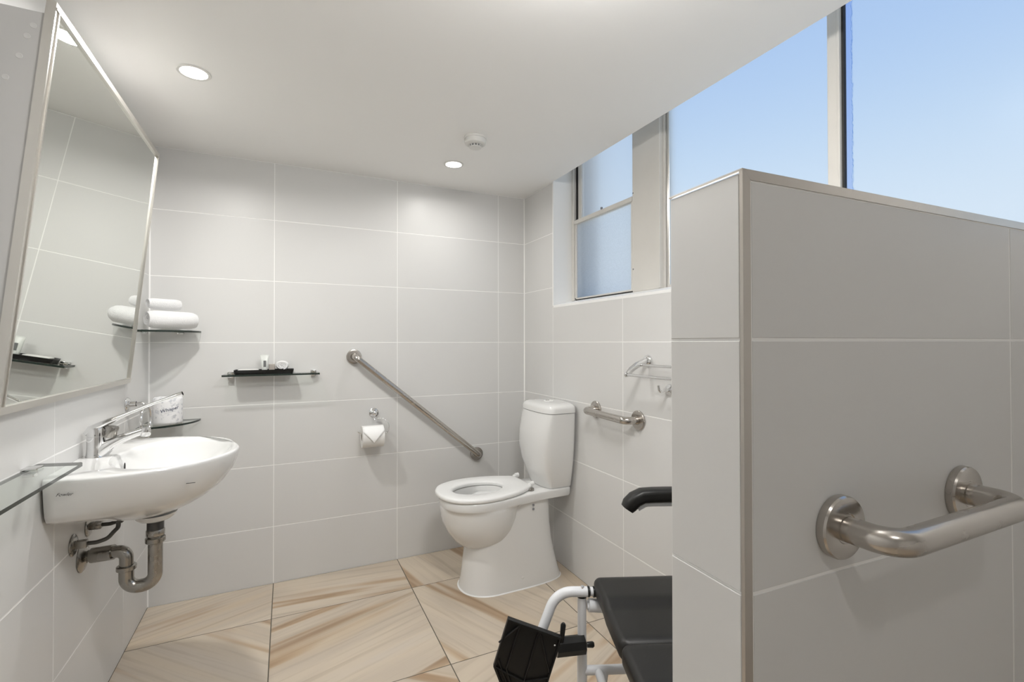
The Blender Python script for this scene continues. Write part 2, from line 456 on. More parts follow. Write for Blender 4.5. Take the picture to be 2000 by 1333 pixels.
# ------------------------------------------------------------------ windows
WT = 2.5
window_1 = bpy.data.objects.new('window_1', None); COL.objects.link(window_1); window_1['kind'] = 'structure'
window_2 = bpy.data.objects.new('window_2', None); COL.objects.link(window_2); window_2['kind'] = 'structure'
def wpart(name, boxes, mt, par, bev=.0015):
    b = NB()
    for lo, hi in boxes: bx(b, lo, hi, bev, 1)
    return obj(name, b, mt, par, False)
Wb = SILL+.028
# sash window at the far end
wpart('window_frame', [((XG-.004, 2.232, Wb), (XG+.05, 2.2545, WT)), ((XG-.010, 2.2235, Wb), (XG+.0, 2.232, WT))], M_FRAME, window_1)
wpart('track_gap', [((XG+.012, 2.2085, 1.845), (XG+.05, 2.232, WT))], M_DARK, window_1, 0)
wpart('upper_sash', [((XG+.010, 2.180, 1.84), (XG+.030, 2.209, WT)), ((XG+.014, 1.7445, 1.84), (XG+.030, 1.756, WT))], M_FRAME, window_1)
wpart('lower_sash', [((XG-.003, 2.209, Wb+.006), (XG+.012, 2.2225, 1.84)), ((XG-.003, 1.738, Wb+.012), (XG+.012, 1.7505, 1.826)),
                     ((XG-.003, 1.738, Wb+.006), (XG+.014, 2.2225, Wb+.014))], M_FRAME, window_1)
wpart('transom', [((XG-.008, 1.738, 1.8245), (XG+.022, 2.2225, 1.8465))], M_FRAME, window_1)
wpart('shadow_gap', [((XG+.002, 1.745, Wb), (XG+.02, 2.222, Wb+.0065))], M_DARK, window_1, 0)
wpart('catch', [((XG-.010, 1.968, 1.8465), (XG+.0, 1.978, 1.858))], M_GINK, window_1)
wpart('pane', [((XG+.004, 1.742, Wb+.010), (XG+.008, 2.214, 1.828))], M_PANE_O, window_1, 0)
wpart('pane', [((XG+.018, 1.742, 1.842), (XG+.022, 2.19, WT))], M_PANE_U, window_1, 0)
# wide mullion and the fixed lights
wpart('mullion', [((XG-.004, 1.561, Wb), (XG+.06, 1.738, WT))], M_FRAME, window_2)
for yy, zz in ((1.732, 1.51), (1.732, 1.86)):
    b = NB(); lathe(b, [(.0035, 0), (.0035, .002), (.001, .003)], (XG-.004, yy, zz), (-1, 0, 0), 10); obj('screw', b, M_GINK, window_2)
wpart('frame_rebate', [((XG-.012, 1.552, Wb), (XG+.05, 1.5635, WT)), ((XG+.006, 1.538, Wb), (XG+.05, 1.552, WT))], M_FRAME, window_2)
wpart('frame_gap', [((XG+.016, 1.5335, Wb), (XG+.04, 1.5385, WT))], M_DARK, window_2, 0)
wpart('glazing_bead', [((XG+.010, 1.519, Wb), (XG+.03, 1.5335, WT))], M_ALU, window_2)
wpart('bottom_rail', [((XG-.006, WY0+.01, Wb), (XG+.03, .8155, Wb+.010)), ((XG+.0, .862, Wb), (XG+.03, 1.519, Wb+.010))], M_FRAME, window_2)
wpart('glazing_bar', [((XG-.006, .833, Wb), (XG+.020, .862, WT)), ((XG-.010, .825, Wb), (XG+.014, .833, WT))], M_FRAME, window_2)
wpart('gasket', [((XG+.0, .8190, Wb), (XG+.012, .825, WT))], M_DARK, window_2, 0)
wpart('end_frame', [((XG-.006, WY0+.008, Wb), (XG+.045, WY0+.06, WT))], M_FRAME, window_2)
wpart('pane', [((XG+.014, .860, Wb+.004), (XG+.018, 1.526, WT))], M_PANE, window_2, 0)
wpart('pane', [((XG+.010, WY0+.05, Wb+.004), (XG+.014, .8195, WT))], M_PANE_S, window_2, 0)
# brick reveal outside
b = NB(); bx(b, (XG+.075, 2.235, 1.30), (XG+.165, 2.42, 2.7)); o = struct('trim_3', b, mat('outer_render', (.50, .52, .53), .9))

# ------------------------------------------------------------------ shower half wall
pa = math.radians(-2.317)
pu = V(cos(pa), sin(pa), 0); pn = V(sin(pa), -cos(pa), 0); P0 = V(.4835, .3878, 0)
PT, PL, PH = .1245, .834, 1.3775
def P(u, n_, z): return P0+pu*u+pn*n_+V(0, 0, z)
b = NB()
rings(b, [[P(REC+.002, -REC, z), P(PL, -REC, z), P(PL, -PT+REC, z), P(REC+.002, -PT+REC, z)] for z in (-.001, PH-.003)])
wall_partition = struct('wall_partition', b, M_GROUT)
PR = [0, .2764, .5764, .8764, 1.1764, 1.3655]
for j in range(5):
    for a0, a1 in ((.0125, .6125), (.6125, PL-.001)):
        place_tile(wall_partition, P0, pu, Z, pn, a0, a1, PR[j], PR[j+1], M_TILE)
        place_tile(wall_partition, P0-pn*PT, -pu, Z, -pn, -a1, -a0, PR[j], PR[j+1] if j < 4 else PH-.002, M_TILE)
    place_tile(wall_partition, P0+pu*.0005, -pn, Z, -pu, .0042, PT-.001, PR[j], PR[j+1] if j < 4 else PH-.0025, M_TILE)
for a0, a1 in ((.0125, .6125), (.6125, PL-.001)):
    place_tile(wall_partition, P0+Z*PH, pu, -pn, Z, a0, a1, .0125, PT-.001, M_TILE)
b = NB()   # upright trim, mitred at the top, and the horizontal one
T_ = .012
rings(b, [[P(-.0006, .0006, 0), P(T_, .0006, 0), P(T_, -.006, 0), P(.001, -.006, 0), P(-.0006, -.004, 0)],
          [P(-.0006, .0006, PH), P(T_, .0006, PH-T_), P(T_, -.006, PH-T_), P(.001, -.006, PH), P(-.0006, -.004, PH)]])
o = obj('edge_trim', b, M_TRIM, wall_partition, False); o['label'] = 'metal trim down the outer corner'
b = NB()
rings(b, [[P(-.0006, .0006, PH+.0002), P(T_, .0006, PH-T_+.0002), P(T_, -.006, PH-T_), P(-.0006, -.006, PH)],
          [P(PL, .0006, PH+.0002), P(PL, .0006, PH-T_+.0002), P(PL, -.006, PH-T_), P(PL, -.006, PH)]])
o = obj('edge_trim', b, M_TRIM, wall_partition, False); o['label'] = 'metal trim along the top edge'
b = NB()
rings(b, [[P(-.0008, q, PH-.0015), P(-.0008, q, PH+.0006), P(.004, q, PH+.0006), P(.004, q, PH-.0015)] for q in (.0, -PT)])
o = obj('edge_trim', b, M_TRIM, wall_partition, False)

# ------------------------------------------------------------------ grab rails
def grab_rail(label, c1, c2, n_, stand, rt=.016, rf=.040, th=.014, bend=.04, name='grab_rail'):
    c1, c2, n_ = Vector(c1), Vector(c2), Vector(n_).normalized()
    t = thing(name, label, 'grab rail', c1)
    for c in (c1, c2):
        b = NB(); lathe(b, [(rf*.98, .0003), (rf, .002), (rf, th*.72), (rf*.96, th*.9), (rf*.80, th), (rt*1.2, th), (rt*1.12, th-.001)], c, n_, 40)
        part('flange', b, M_STEEL, t, angle=32)
    b = NB(); tube(b, [c1+n_*(th-.003), c1+n_*stand, c2+n_*stand, c2+n_*(th-.003)], rt, 28, bend, 12)
    part('bar', b, M_STEEL, t)
    return t
grab_rail('short steel grab rail on the front face of the tiled half wall', P(.163, .0, .935), P(.452, 0, .943), pn, .071, .0165, .0405, .014, .050)
grab_rail('long steel grab rail slanting down the back wall towards the toilet', (.3172, D, 1.1014), (1.0015, D, .5272), (0, -1, 0), .062, .0155, .038, .014, .035)
grab_rail('short steel grab rail on the window wall beside the cistern', (XR, 1.8581, .8589), (XR, 1.5589, .8521), (-1, 0, 0), .068, .016, .040, .010, .035)

# ------------------------------------------------------------------ downlights, detector
def downlight(x, y, label, watt, pos=H):
    t = thing('downlight', label, 'downlight', (x, y, pos), 'recessed ceiling downlights')
    b = NB(); lathe(b, [(.038, -.001), (.048, -.0005), (.049, -.002), (.047, -.004), (.039, -.003)], (x, y, pos), n=40, cap0=False, cap1=False)
    part('bezel', b, M_PLASTIC, t)
    b = NB(); lathe(b, [(.040, -.0010), (.040, -.0022)], (x, y, pos), n=40)
    part('diffuser', b, M_LED, t)
    l = bpy.data.lights.new('lamp_light', 'AREA'); l.shape = 'DISK'; l.size = .078; l.energy = watt; l.color = (1, .98, .95); l.spread = math.radians(165)
    lo = bpy.data.objects.new('lamp_light', l); COL.objects.link(lo); lo.parent = t; lo.location = (0, 0, -.0035)
    return t
downlight(DL[0][0], DL[0][1], 'lit round downlight in the ceiling above the basin, largest in view', LAMP_W)
downlight(DL[1][0], DL[1][1], 'lit round downlight in the ceiling beside the smoke detector', LAMP_W*.26)
FILL_BACK = (.25, -.35)  # extra downlight added out of view, only to lift the brightness
downlight(FILL_BACK[0], FILL_BACK[1], 'added fill light built as a downlight, unseen behind the photographer', FILL_BACK_W)

LC = (.47, .64, H)  # opal lamp added above the frame as soft fill for the room
t = thing('fill_lamp', 'added round fill lamp overhead, unseen, evening out the room brightness', 'fill lamp', LC)
b = NB(); lathe(b, [(.176, 0), (.182, -.002), (.182, -.014), (.174, -.016)], LC, n=48); part('rim', b, M_PLASTIC, t)
b = NB(); lathe(b, [(.172, -.0162), (.172, -.070), (.160, -.088), (.12, -.098), (.05, -.102)], LC, n=48); part('diffuser', b, emis('fill_diffuser', (1, .985, .96), FILL_GLOW), t)

t = thing('smoke_detector', 'white round smoke detector on the ceiling near the back downlight', 'smoke detector', (.732, 1.915, H))
c = V(.732, 1.915, H)
b = NB(); lathe(b, [(.047, 0), (.048, -.003), (.048, -.009), (.0465, -.010)], c, n=40); part('base', b, M_PLASTIC, t)
b = NB(); lathe(b, [(.0455, -.0095), (.046, -.022), (.044, -.029), (.036, -.033), (.030, -.034), (.026, -.034)], c, n=40); part('body', b, M_PLASTIC, t)
b = NB(); lathe(b, [(.025, -.033), (.0235, -.041)], c, n=32); part('vent_core', b, M_LABEL, t)
b = NB()
for k in range(12):
    a = 2*PI*k/12; p = c+V(cos(a)*.0255, sin(a)*.0255, 0)
    tube(b, [p+V(0, 0, -.033), p+V(0, 0, -.043)], .0022, 6)
part('vent_cage', b, M_PLASTIC, t)
b = NB(); lathe(b, [(.027, -.0415), (.026, -.045), (.016, -.048), (.004, -.049)], c, n=32); part('cap', b, M_PLASTIC, t)

# ------------------------------------------------------------------ tilted mirror
MB, MT_ = V(-.536, 0, 1.0228), V(-.4493, 0, 1.908)
mu = (MT_-MB).normalized(); mn = V(mu.z, 0, -mu.x)      # outward normal
ML = (MT_-MB).length; Y0, Y1 = 1.338, 2.2542
def MP(y, s, o=0.0): return V(MB.x, y, MB.z)+mu*s+mn*o
t = thing('mirror', 'large framed mirror tilted forward on the left wall above the basin', 'mirror', (MB.x, Y0, MB.z))
fw, fd = .017, .017
def bar(b, y0, y1, s0, s1, o0, o1):
    rings(b, [[MP(y0, s0, o), MP(y1, s0, o), MP(y1, s1, o), MP(y0, s1, o)] for o in (o0, o1)])
for a in ((Y0, Y1, 0, fw), (Y0, Y1, ML-fw, ML), (Y0, Y0+fw, fw, ML-fw), (Y1-fw, Y1, fw, ML-fw)):
    b = NB(); bar(b, *a, -fd, 0); bar(b, a[0]+.0+(.0 if a[1]-a[0] > .1 else (fw*.72 if a[0] == Y0 else 0)), a[1]-(0 if a[1]-a[0] > .1 else (fw*.72 if a[0] != Y0 else 0)),
        a[2]+(fw*.72 if a[2] == 0 and a[3] == fw else 0), a[3]-(fw*.72 if a[2] > fw*2 else 0), 0, .0022)
    bevel_all(b, .0012, 2); part('frame_bar', b, M_ALU, t, angle=25)
b = NB(); bar(b, Y0+fw-.003, Y1-fw+.003, fw-.003, ML-fw+.003, -.010, -.004); part('mirror_glass', b, M_MIRROR, t, False)
for y in (Y0+.004, Y1-.010):      # wedge-shaped cheeks closing the gap to the wall
    b = NB(); q = -fd-.001
    rings(b, [[V(XL+.001, yy, MP(0, .012, q).z), MP(yy, .012, q), MP(yy, ML-.03, q), V(XL+.001, yy, MP(0, ML-.03, q).z)] for yy in (y, y+.006)])
    part('side_panel', b, M_SIDE, t, False)
random.seed(5)
for dx, dz in ((.012, .03), (.02, .055), (.028, .10), (.085, .085), (.078, .125), (.078, .02), (.045, .15)):
    pz = MP(0, ML-.03, 0).z-dz; px = MP(0, ML-.03-dz, 0).x-.022-dx*.95
    if px < XL+.008: continue
    b = NB(); lathe(b, [(.006, 0), (.0055, .0006), (.003, .0004)], (px, Y0+.004, pz), (0, -1, 0), 18); part('adhesive_dot', b, M_DOT, t)
b = NB(); bar(b, Y0+.01, Y1-.01, .01, ML-.01, -fd-.002, -fd+.004); part('backing_board', b, M_SIDE, t, False)

# ------------------------------------------------------------------ glass shelves
def slab(b, poly, z0, z1, inset=.0006):
    """glass slab: faces slot 0 clear, edges slot 1 green"""
    vr = rings(b, [[V(x, y, z0) for x, y in poly], [V(x, y, z1) for x, y in poly]])
    for f in b.faces:
        f.material_index = 0 if len(f.verts) > 4 or abs(f.normal.z) > .5 else 1
    b.normal_update()
    for f in b.faces: f.material_index = 0 if abs(f.normal.z) > .5 else 1
def clip(b, x0, y0, z0, x1, y1, z1): bx(b, (x0, y0, z0), (x1, y1, z1), .0015, 2)
# shelf on the left wall near the camera
t = thing('glass_shelf', 'rectangular glass shelf on the left wall in front of the basin', 'shelf', (XL, 1.26, .872))
b = NB(); slab(b, [(XL+.0005, .965), (-.464, .965), (-.459, .970), (-.459, 1.531), (-.464, 1.540), (XL+.0005, 1.566)], .867, .875)
part('glass', b, [M_GLASS, M_GEDGE], t, False)
for yy in (1.50, 1.05):
    b = NB(); clip(b, XL+.0002, yy-.016, .8752, XL+.030, yy+.016, .881); clip(b, XL+.0002, yy-.012, .859, XL+.022, yy+.012, .8668); part('clip', b, M_CHROME, t)
# shelf on the back wall
t = thing('glass_shelf', 'rectangular glass shelf on the back wall carrying the black tray', 'shelf', (-.06, D, 1.023))
b = NB(); slab(b, [(-.266, D-.0005), (-.266, 2.503), (-.263, 2.5), (.143, 2.5), (.146, 2.503), (.146, D-.0005)], 1.0195, 1.0275)
part('glass', b, [M_GLASS, M_GEDGE], t, False)
for xx in (-.238, .121):
    b = NB(); clip(b, xx-.013, D-.030, 1.0277, xx+.013, D-.0002, 1.038); clip(b, xx-.013, D-.028, 1.010, xx+.013, D-.0002, 1.0193); part('clip', b, M_CHROME, t)
# corner shelves
def corner_poly(r, n=22):
    pts = [(XL+.0008, D-.0008)]
    for k in range(n+1):
        a = -PI/2*k/n     # from +X to -Y
        pts.append((XL+.0008+r*cos(a), D-.0008+r*sin(a)))
    return pts
def corner_shelf(z, label, r=.197):
    t = thing('corner_shelf', label, 'shelf', (XL, D, z))
    b = NB(); slab(b, corner_poly(r), z-.008, z); part('glass', b, [M_GLASS, M_GEDGE], t, False)
    for (x, y, dx, dy) in ((XL+.12, D, .012, .022), (XL, D-.12, .022, .012)):
        b = NB()
        clip(b, max(XL+.0002, x-dx), y-dy if y == D else y-dy, z-.0150, x+dx, min(D-.0002, y+dy), z-.0082)
        clip(b, max(XL+.0002, x-dx), y-dy, z+.0002, x+dx, min(D-.0002, y+dy), z+.004)
        part('clip', b, M_CHROME, t)
    return t
corner_shelf(1.2285, 'quarter-round glass corner shelf holding the rolled towels')
corner_shelf(.825, 'quarter-round glass corner shelf below, holding a wrapped toilet roll')

# ------------------------------------------------------------------ towels
def rolled(name, label, a, b_, R_, turns=3.0, group=None, sq=.93, mt=M_TOWEL, cat='towel', seedv=1):
    a, b_ = Vector(a), Vector(b_); ax = (b_-a).normalized()
    y = Vector((0, 0, 1)); x = y.cross(ax).normalized(); y = ax.cross(x)
    rnd = random.Random(seedv); ph = [rnd.uniform(0, 6) for _ in range(4)]
    bm_ = NB(); n = int(26*turns); m_ = 14; L_ = (b_-a).length; pitch = R_/(turns+.3)
    outer = []; inner = []
    for k in range(n+1):
        th = 2*PI*turns*k/n; rr = R_*.14+(R_*.86)*k/n
        outer.append((th, rr)); inner.append((th, max(rr-pitch*.80, R_*.03)))
    loop = outer+inner[::-1]
    t0 = -PI*.62-2*PI*turns
    rs = []
    for i in range(m_+1):
        s = i/m_; e = min(s, 1-s)*L_
        sh = 1-.20*max(0, 1-e/.026)**2
        wob = .012*sin(5*s+ph[0])
        ring = []
        for th, rr in loop:
            q = rr*sh*(1+wob+.02*sin(3*th+ph[1]+3*s))
            tel = .10*R_*(1-rr/R_)*(1 if s in (0, 1) else 0)
            ring.append(a+ax*(s*L_+(tel if s == 0 else -tel))+x*cos(th+t0)*q+y*sin(th+t0)*q*sq)
        rs.append(ring)
    vr = rings(bm_, rs, False, False)
    for ring in (vr[0], vr[-1]):
        for k in range(n):
            i0, i1 = k, k+1; j0, j1 = len(loop)-1-k, len(loop)-2-k
            bm_.faces.new((ring[i0], ring[i1], ring[j1], ring[j0]))
    o = obj(name, bm_, mt, None, True, 50); tag(o, label, cat, group); return o
rolled('bath_towel', 'larger white rolled bath towel lying on the upper corner shelf', (-.528, 2.432, 1.2735), (-.372, 2.534, 1.2735), .0445, 3.2, seedv=2)
rolled('hand_towel', 'smaller white rolled towel on top of the larger roll', (-.528, 2.446, 1.3405), (-.426, 2.515, 1.3405), .0285, 2.6, seedv=4)
rolled('face_cloth', 'small white rolled face cloth at the right end of the tray', (-.022, 2.524, 1.0655), (-.022, 2.585, 1.0655), .0330, 3.0, cat='towel', sq=.80, seedv=6)

# wrapped toilet roll
c = V(-.4645, 2.50, .825)
t = thing('wrapped_toilet_roll', 'spare toilet roll in printed white wrapper on the lower corner shelf', 'toilet roll', c)
b = NB(); n = 40; rs = []
rn = random.Random(9)
for r_, h_ in ((.048, .0006), (.053, .003), (.0545, .012), (.0540, .05), (.0545, .095), (.053, .109), (.049, .115), (.030, .114), (.022, .110), (.012, .1105)):
    rs.append([c+V(cos(2*PI*i/n)*r_*(1+rn.uniform(-.012, .012)), sin(2*PI*i/n)*r_*(1+rn.uniform(-.012, .012)), h_+(rn.uniform(-.0015, .0015) if h_ > .1 else 0)) for i in range(n)])
rings(b, rs); part('roll', b, M_WRAP, t, angle=60)
def wrap_text(body, size, r_, a0, zc, tilt, mt, c, par, shear=.25):
    me = text_mesh(body, size, shear=shear)
    for v in me.vertices:
        x, y = v.co.x*cos(tilt)-v.co.y*sin(tilt), v.co.x*sin(tilt)+v.co.y*cos(tilt)
        a = a0+x/r_; rr = r_+.0006+v.co.z
        v.co = c+V(cos(a)*rr, sin(a)*rr, zc+y)
    o = link('lettering', me, mt, par, False); o['_w'] = 1; return o
acam = math.atan2(-c.y, -c.x)
wrap_text('Whisper', .0195, .0545, acam+.10, .066, .22, M_NAVY, c, t)
b = NB()
for k in range(10):
    a = acam-.22+k*.075; z = c.z+.052+(a-acam)*.0545*.22
    p = c+V(cos(a)*.0552, sin(a)*.0552, 0); q = c+V(cos(a+.06)*.0552, sin(a+.06)*.0552, 0)
    rings(b, [[V(p.x, p.y, z), V(p.x, p.y, z+.0008)], [V(q.x, q.y, z+.0007), V(q.x, q.y, z+.0015)]], False, False, closed=False)
o = part('printed_line', b, M_GINK, t, False)

# ------------------------------------------------------------------ tray and toiletries
def tray():
    t = thing('tray', 'shallow black tray on the back wall shelf', 'tray', (-.095, 2.557, 1.0277))
    b = NB(); x0, x1, y0, y1, z0, z1 = -.221, .031, 2.512, 2.596, 1.0278, 1.0475
    def rr(d, z, r=.008):
        pts = []
        for cx_, cy_, a0 in ((x1-d-r, y1-d-r, 0), (x0+d+r, y1-d-r, PI/2), (x0+d+r, y0+d+r, PI), (x1-d-r, y0+d+r, 3*PI/2)):
            for k in range(5): a = a0+PI/2*k/4; pts.append(V(cx_+r*cos(a), cy_+r*sin(a), z))
        return pts
    rings(b, [rr(.004, z0), rr(0, z1-.001), rr(0, z1), rr(.003, z1), rr(.006, z0+.004)], True, True)
    part('body', b, M_TRAY, t, angle=35)
tray()
zt = 1.0318
t = thing('toiletry_tube', 'clear-white toiletry tube with grey label standing on its cap in the tray', 'toiletry', (-.095, 2.545, zt))
b = NB(); n = 24; rs = []
for k, (a_, d_, z_) in enumerate(((.0095, .0095, .0), (.0105, .0105, .001), (.0105, .0105, .014), (.012, .012, .0145), (.0135, .0125, .025), (.0155, .010, .05), (.0175, .0055, .07), (.0190, .0012, .079), (.0195, .0008, .086))):
    rs.append([V(-.095+cos(2*PI*i/n)*a_, 2.545+sin(2*PI*i/n)*d_, zt+z_) for i in range(n)])
rings(b, rs); tb_ = part('tube', b, M_TUBE, t, angle=30)
b = NB(); bx(b, (-.0995, 2.5325, zt+.028), (-.0885, 2.5345, zt+.058), .0004, 1); part('label_patch', b, M_LABEL, tb_, False)
b = NB(); bx(b, (-.078, 2.560, zt), (-.052, 2.584, zt+.040), .001, 1)
tag(obj('toiletry_box', b, M_CARD, None, False), 'small beige toiletry box between the tube and the face cloth', 'toiletry')
b = NB(); bx(b, (-.205, 2.527, zt), (-.120, 2.580, zt+.0185), .004, 2)
tag(obj('soap_packet', b, M_PLASTIC), 'flat white soap packet at the left end of the tray', 'soap')

# ------------------------------------------------------------------ toilet roll and holder
t = thing('toilet_roll_holder', 'chrome wire toilet roll holder on the back wall below the grab rail', 'toilet roll holder', (.4193, D, .8031))
b = NB(); lathe(b, [(.024, .0003), (.0245, .003), (.021, .006), (.014, .008), (.010, .012), (.009, .026), (.011, .030), (.011, .038), (.004, .041)], (.4193, D, .802), (0, -1, 0), 32); part('rose', b, M_CHROME, t)
b = NB(); tube(b, [V(.417, 2.575, .795), V(.417, 2.572, .772), V(.417, 2.570, .768)], .006, 12); part('hook', b, M_CHROME, t)
b = NB(); ry = 2.537
wp = [V(.418, 2.572, .772), V(.432, 2.565, .776), V(.452, 2.556, .778), V(.470, 2.550, .770), V(.484, 2.543, .752), V(.488, 2.539, .735), V(.484, 2.538, .715), V(.474, 2.537, .704), V(.462, ry, .6995), V(.40, ry, .7045), V(.345, ry, .7085), V(.336, ry, .7115), V(.328, ry, .7185)]
tube(b, fillet(wp, .01, 4), .0023, 10); part('wire_arm', b, M_CHROME, t)
t = thing('toilet_roll', 'hanging white toilet roll with its end folded to a point', 'toilet roll', (.401, ry, .699))
rc = V(.3475, ry, .6905); RRr = .0555; rci = .020
b = NB(); lathe(b, [(rci, 0), (RRr-.001, 0), (RRr, .001), (RRr, .107), (RRr-.001, .108), (rci, .108), (rci, .0)], rc, (1, 0, 0), 48, False, False); part('paper', b, M_PAPER, t, angle=40)
b = NB(); lathe(b, [(rci-.0002, .0005), (rci-.0002, .1075), (rci-.0015, .1075), (rci-.0015, .0005), (rci-.0002, .0005)], rc, (1, 0, 0), 32, False, False); part('cardboard_core', b, M_CARD, t)
b = NB(); rows = []
for k in range(21):
    s = k/20; ang = math.radians(70)-s*math.radians(92)        # from top-front down
    full = 1.0 if s < .40 else max(.0, 1-(s-.40)/.60)
    rr = RRr+.0020+.0035*s
    row = [V(rc.x+.054+(i/8-.5)*.105*full, rc.y-cos(ang)*rr, rc.z+sin(ang)*rr) for i in range(9)]
    rows.append(row)
rings(b, rows, False, False, closed=False)
o = part('folded_point', b, M_FOLD, t, True); sm = o.modifiers.new('thickness', 'SOLIDIFY'); sm.thickness = .0007

# ------------------------------------------------------------------ basin
def basin():
    t = thing('wash_basin', 'white wall-hung oval wash basin on the left wall', 'wash basin', (XL, 1.83, .62))
    C2 = Vector((-.345, 1.832)); ZR = .83; n = 96; xw = XL+.0006
    pts = [(xw, 1.578), (-.52, 1.563), (-.47, 1.555), (-.42, 1.553), (-.354, 1.563), (-.285, 1.588), (-.215, 1.645), (-.163, 1.722), (-.143, 1.80), (-.150, 1.875), (-.19, 1.97),
           (-.255, 2.05), (-.34, 2.100), (-.42, 2.115), (-.49, 2.112), (xw, 2.090), (xw, 2.0), (xw, 1.9), (xw, 1.83), (xw, 1.75), (xw, 1.66)]
    poly = [p for p in interp_closed([(x, y) for x, y in pts], 220)]
    poly = [Vector((max(p.x, xw), p.y)) for p in poly]
    o_ = radial(poly, C2, n)
    depth = .413
    def lev(z, kx, ky, kyw=None):
        r = []
        for p in o_:
            u_ = min(max((p.x-xw)/depth, 0), 1); k = ky if kyw is None else kyw+(ky-kyw)*min(1, u_*2.2)
            x = xw+(p.x-xw)*kx; y = 1.832+(p.y-1.832)*k
            r.append(V(x, y, z+max(0, .72-z)*.45*(1-u_)))
        return r
    def ell(z, cx_, cy_, rx, ry_, pw=2.0):
        r = []
        for k in range(n):
            a = 2*PI*k/n; ca, sa = cos(a), sin(a); q = (abs(ca)**pw+abs(sa)**pw)**(-1/pw)
            r.append(V(cx_+ca*rx*q, cy_+sa*ry_*q, z))
        return r
    b = NB()
    L = [lev(.628, .42, .14, .10), lev(.636, .50, .30, .20), lev(.650, .59, .45, .36), lev(.672, .71, .60, .60), lev(.688, .775, .69, .77), lev(.702, .82, .76, .85), lev(.716, .862, .82, .91), lev(.735, .905, .875, .95), lev(.77, .962, .945, .975),
         lev(.80, .990, .980, .99), lev(.819, 1.0, 1.0), lev(.826, 1.0, 1.0), lev(.8298, .993, .992), lev(.831, .983, .980)]
    bc_ = (-.318, 1.835)
    L += [ell(.8300, bc_[0], bc_[1], .158, .232, 2.2), ell(.8265, bc_[0], bc_[1], .150, .224, 2.2), ell(.812, bc_[0]-.001, bc_[1], .143, .215, 2.15), ell(.78, bc_[0]-.006, bc_[1], .131, .196), ell(.74, bc_[0]-.014, bc_[1], .112, .166),
          ell(.71, bc_[0]-.024, bc_[1], .084, .125), ell(.695, bc_[0]-.034, bc_[1], .050, .070), ell(.690, -.360, 1.832, .024, .024)]
    rings(b, L)
    bw = part('bowl', b, M_CERAMIC, t, angle=75)
    b = NB(); lathe(b, [(.023, 0), (.022, .0025), (.010, .003)], (-.360, 1.832, .6905), n=28); part('waste_outlet', b, M_CHROME, bw)
    b = NB(); lathe(b, [(.058, .012), (.050, -.001), (.042, -.0075), (.030, -.0085)], (-.369, 1.824, .6325), n=36); part('waste_boss', b, M_CERAMIC, t)
    # overflow slot on the back of the bowl
    b = NB(); rs = []
    for h_ in (0, .0012):
        rs.append([V(-.4500+h_+.004*(1-cos(2*PI*i/20))*0, 1.835+cos(2*PI*i/20)*.0075, .793+sin(2*PI*i/20)*.012) for i in range(20)])
    rings(b, rs); part('overflow', b, M_DARK, bw)
    # script mark and thin line on the side
    me = text_mesh('Fowler', .0115, shear=.5)
    def onside(x, z): return None
    o = link('maker_mark', me, M_INK, bw, False)
    d = V(1, 0.0, 0); 
    o.matrix_basis = Matrix.Translation(V(-.503, 1.5585, .794)) @ Matrix(((1, 0, 0, 0), (-.06, 0, -1, 0), (0, 1, 0, 0), (0, 0, 0, 1)))
    b = NB(); bx(b, (-.258, 1.6235, .7725), (-.236, 1.6265, .7735)); part('printed_line', b, M_INK, bw, False)
    return t
basin()

# mixer tap
t = thing('mixer_tap', 'chrome basin mixer tap with a long care lever', 'tap', (-.518, 1.84, .831))
ty = 1.84
b = NB(); lathe(b, [(.0255, 0), (.0245, .003), (.0235, .010), (.0225, .03), (.0225, .060), (.0220, .0605), (.0220, .062), (.0228, .0625), (.0228, .078), (.021, .086)], (-.520, ty, .831), n=36); part('body', b, M_CHROME, t)
b = NB(); tube(b, [V(-.512, ty, .838), V(-.500, ty, .853), V(-.478, ty, .869), V(-.450, ty, .884), V(-.425, ty, .893), V(-.405, ty, .899)], [.021, .021, .0165, .0135, .012, .0115], 22); sp_ = part('spout', b, M_CHROME, t)
b = NB(); lathe(b, [(.0125, .010), (.0135, .004), (.0135, -.012), (.011, -.016), (.008, -.016)], (-.399, ty, .898), n=24); part('aerator', b, M_CHROME, sp_)
b = NB(); lathe(b, [(.014, 0), (.0165, .006), (.0165, .030), (.015, .034)], (-.488, ty, .886), (.22, 0, .97), n=28); part('cartridge_sleeve', b, M_DCHROME, t)
b = NB(); tube(b, [V(-.545, ty, .900), V(-.532, ty, .912), V(-.50, ty, .929), V(-.44, ty, .957), V(-.38, ty, .983), V(-.345, ty, .996), V(-.318, ty, 1.006), V(-.303, ty, 1.011)], [.012, .020, .0165, .0085, .0075, .009, .0115, .011], 20, flat=.62); part('lever', b, M_CHROME, t)

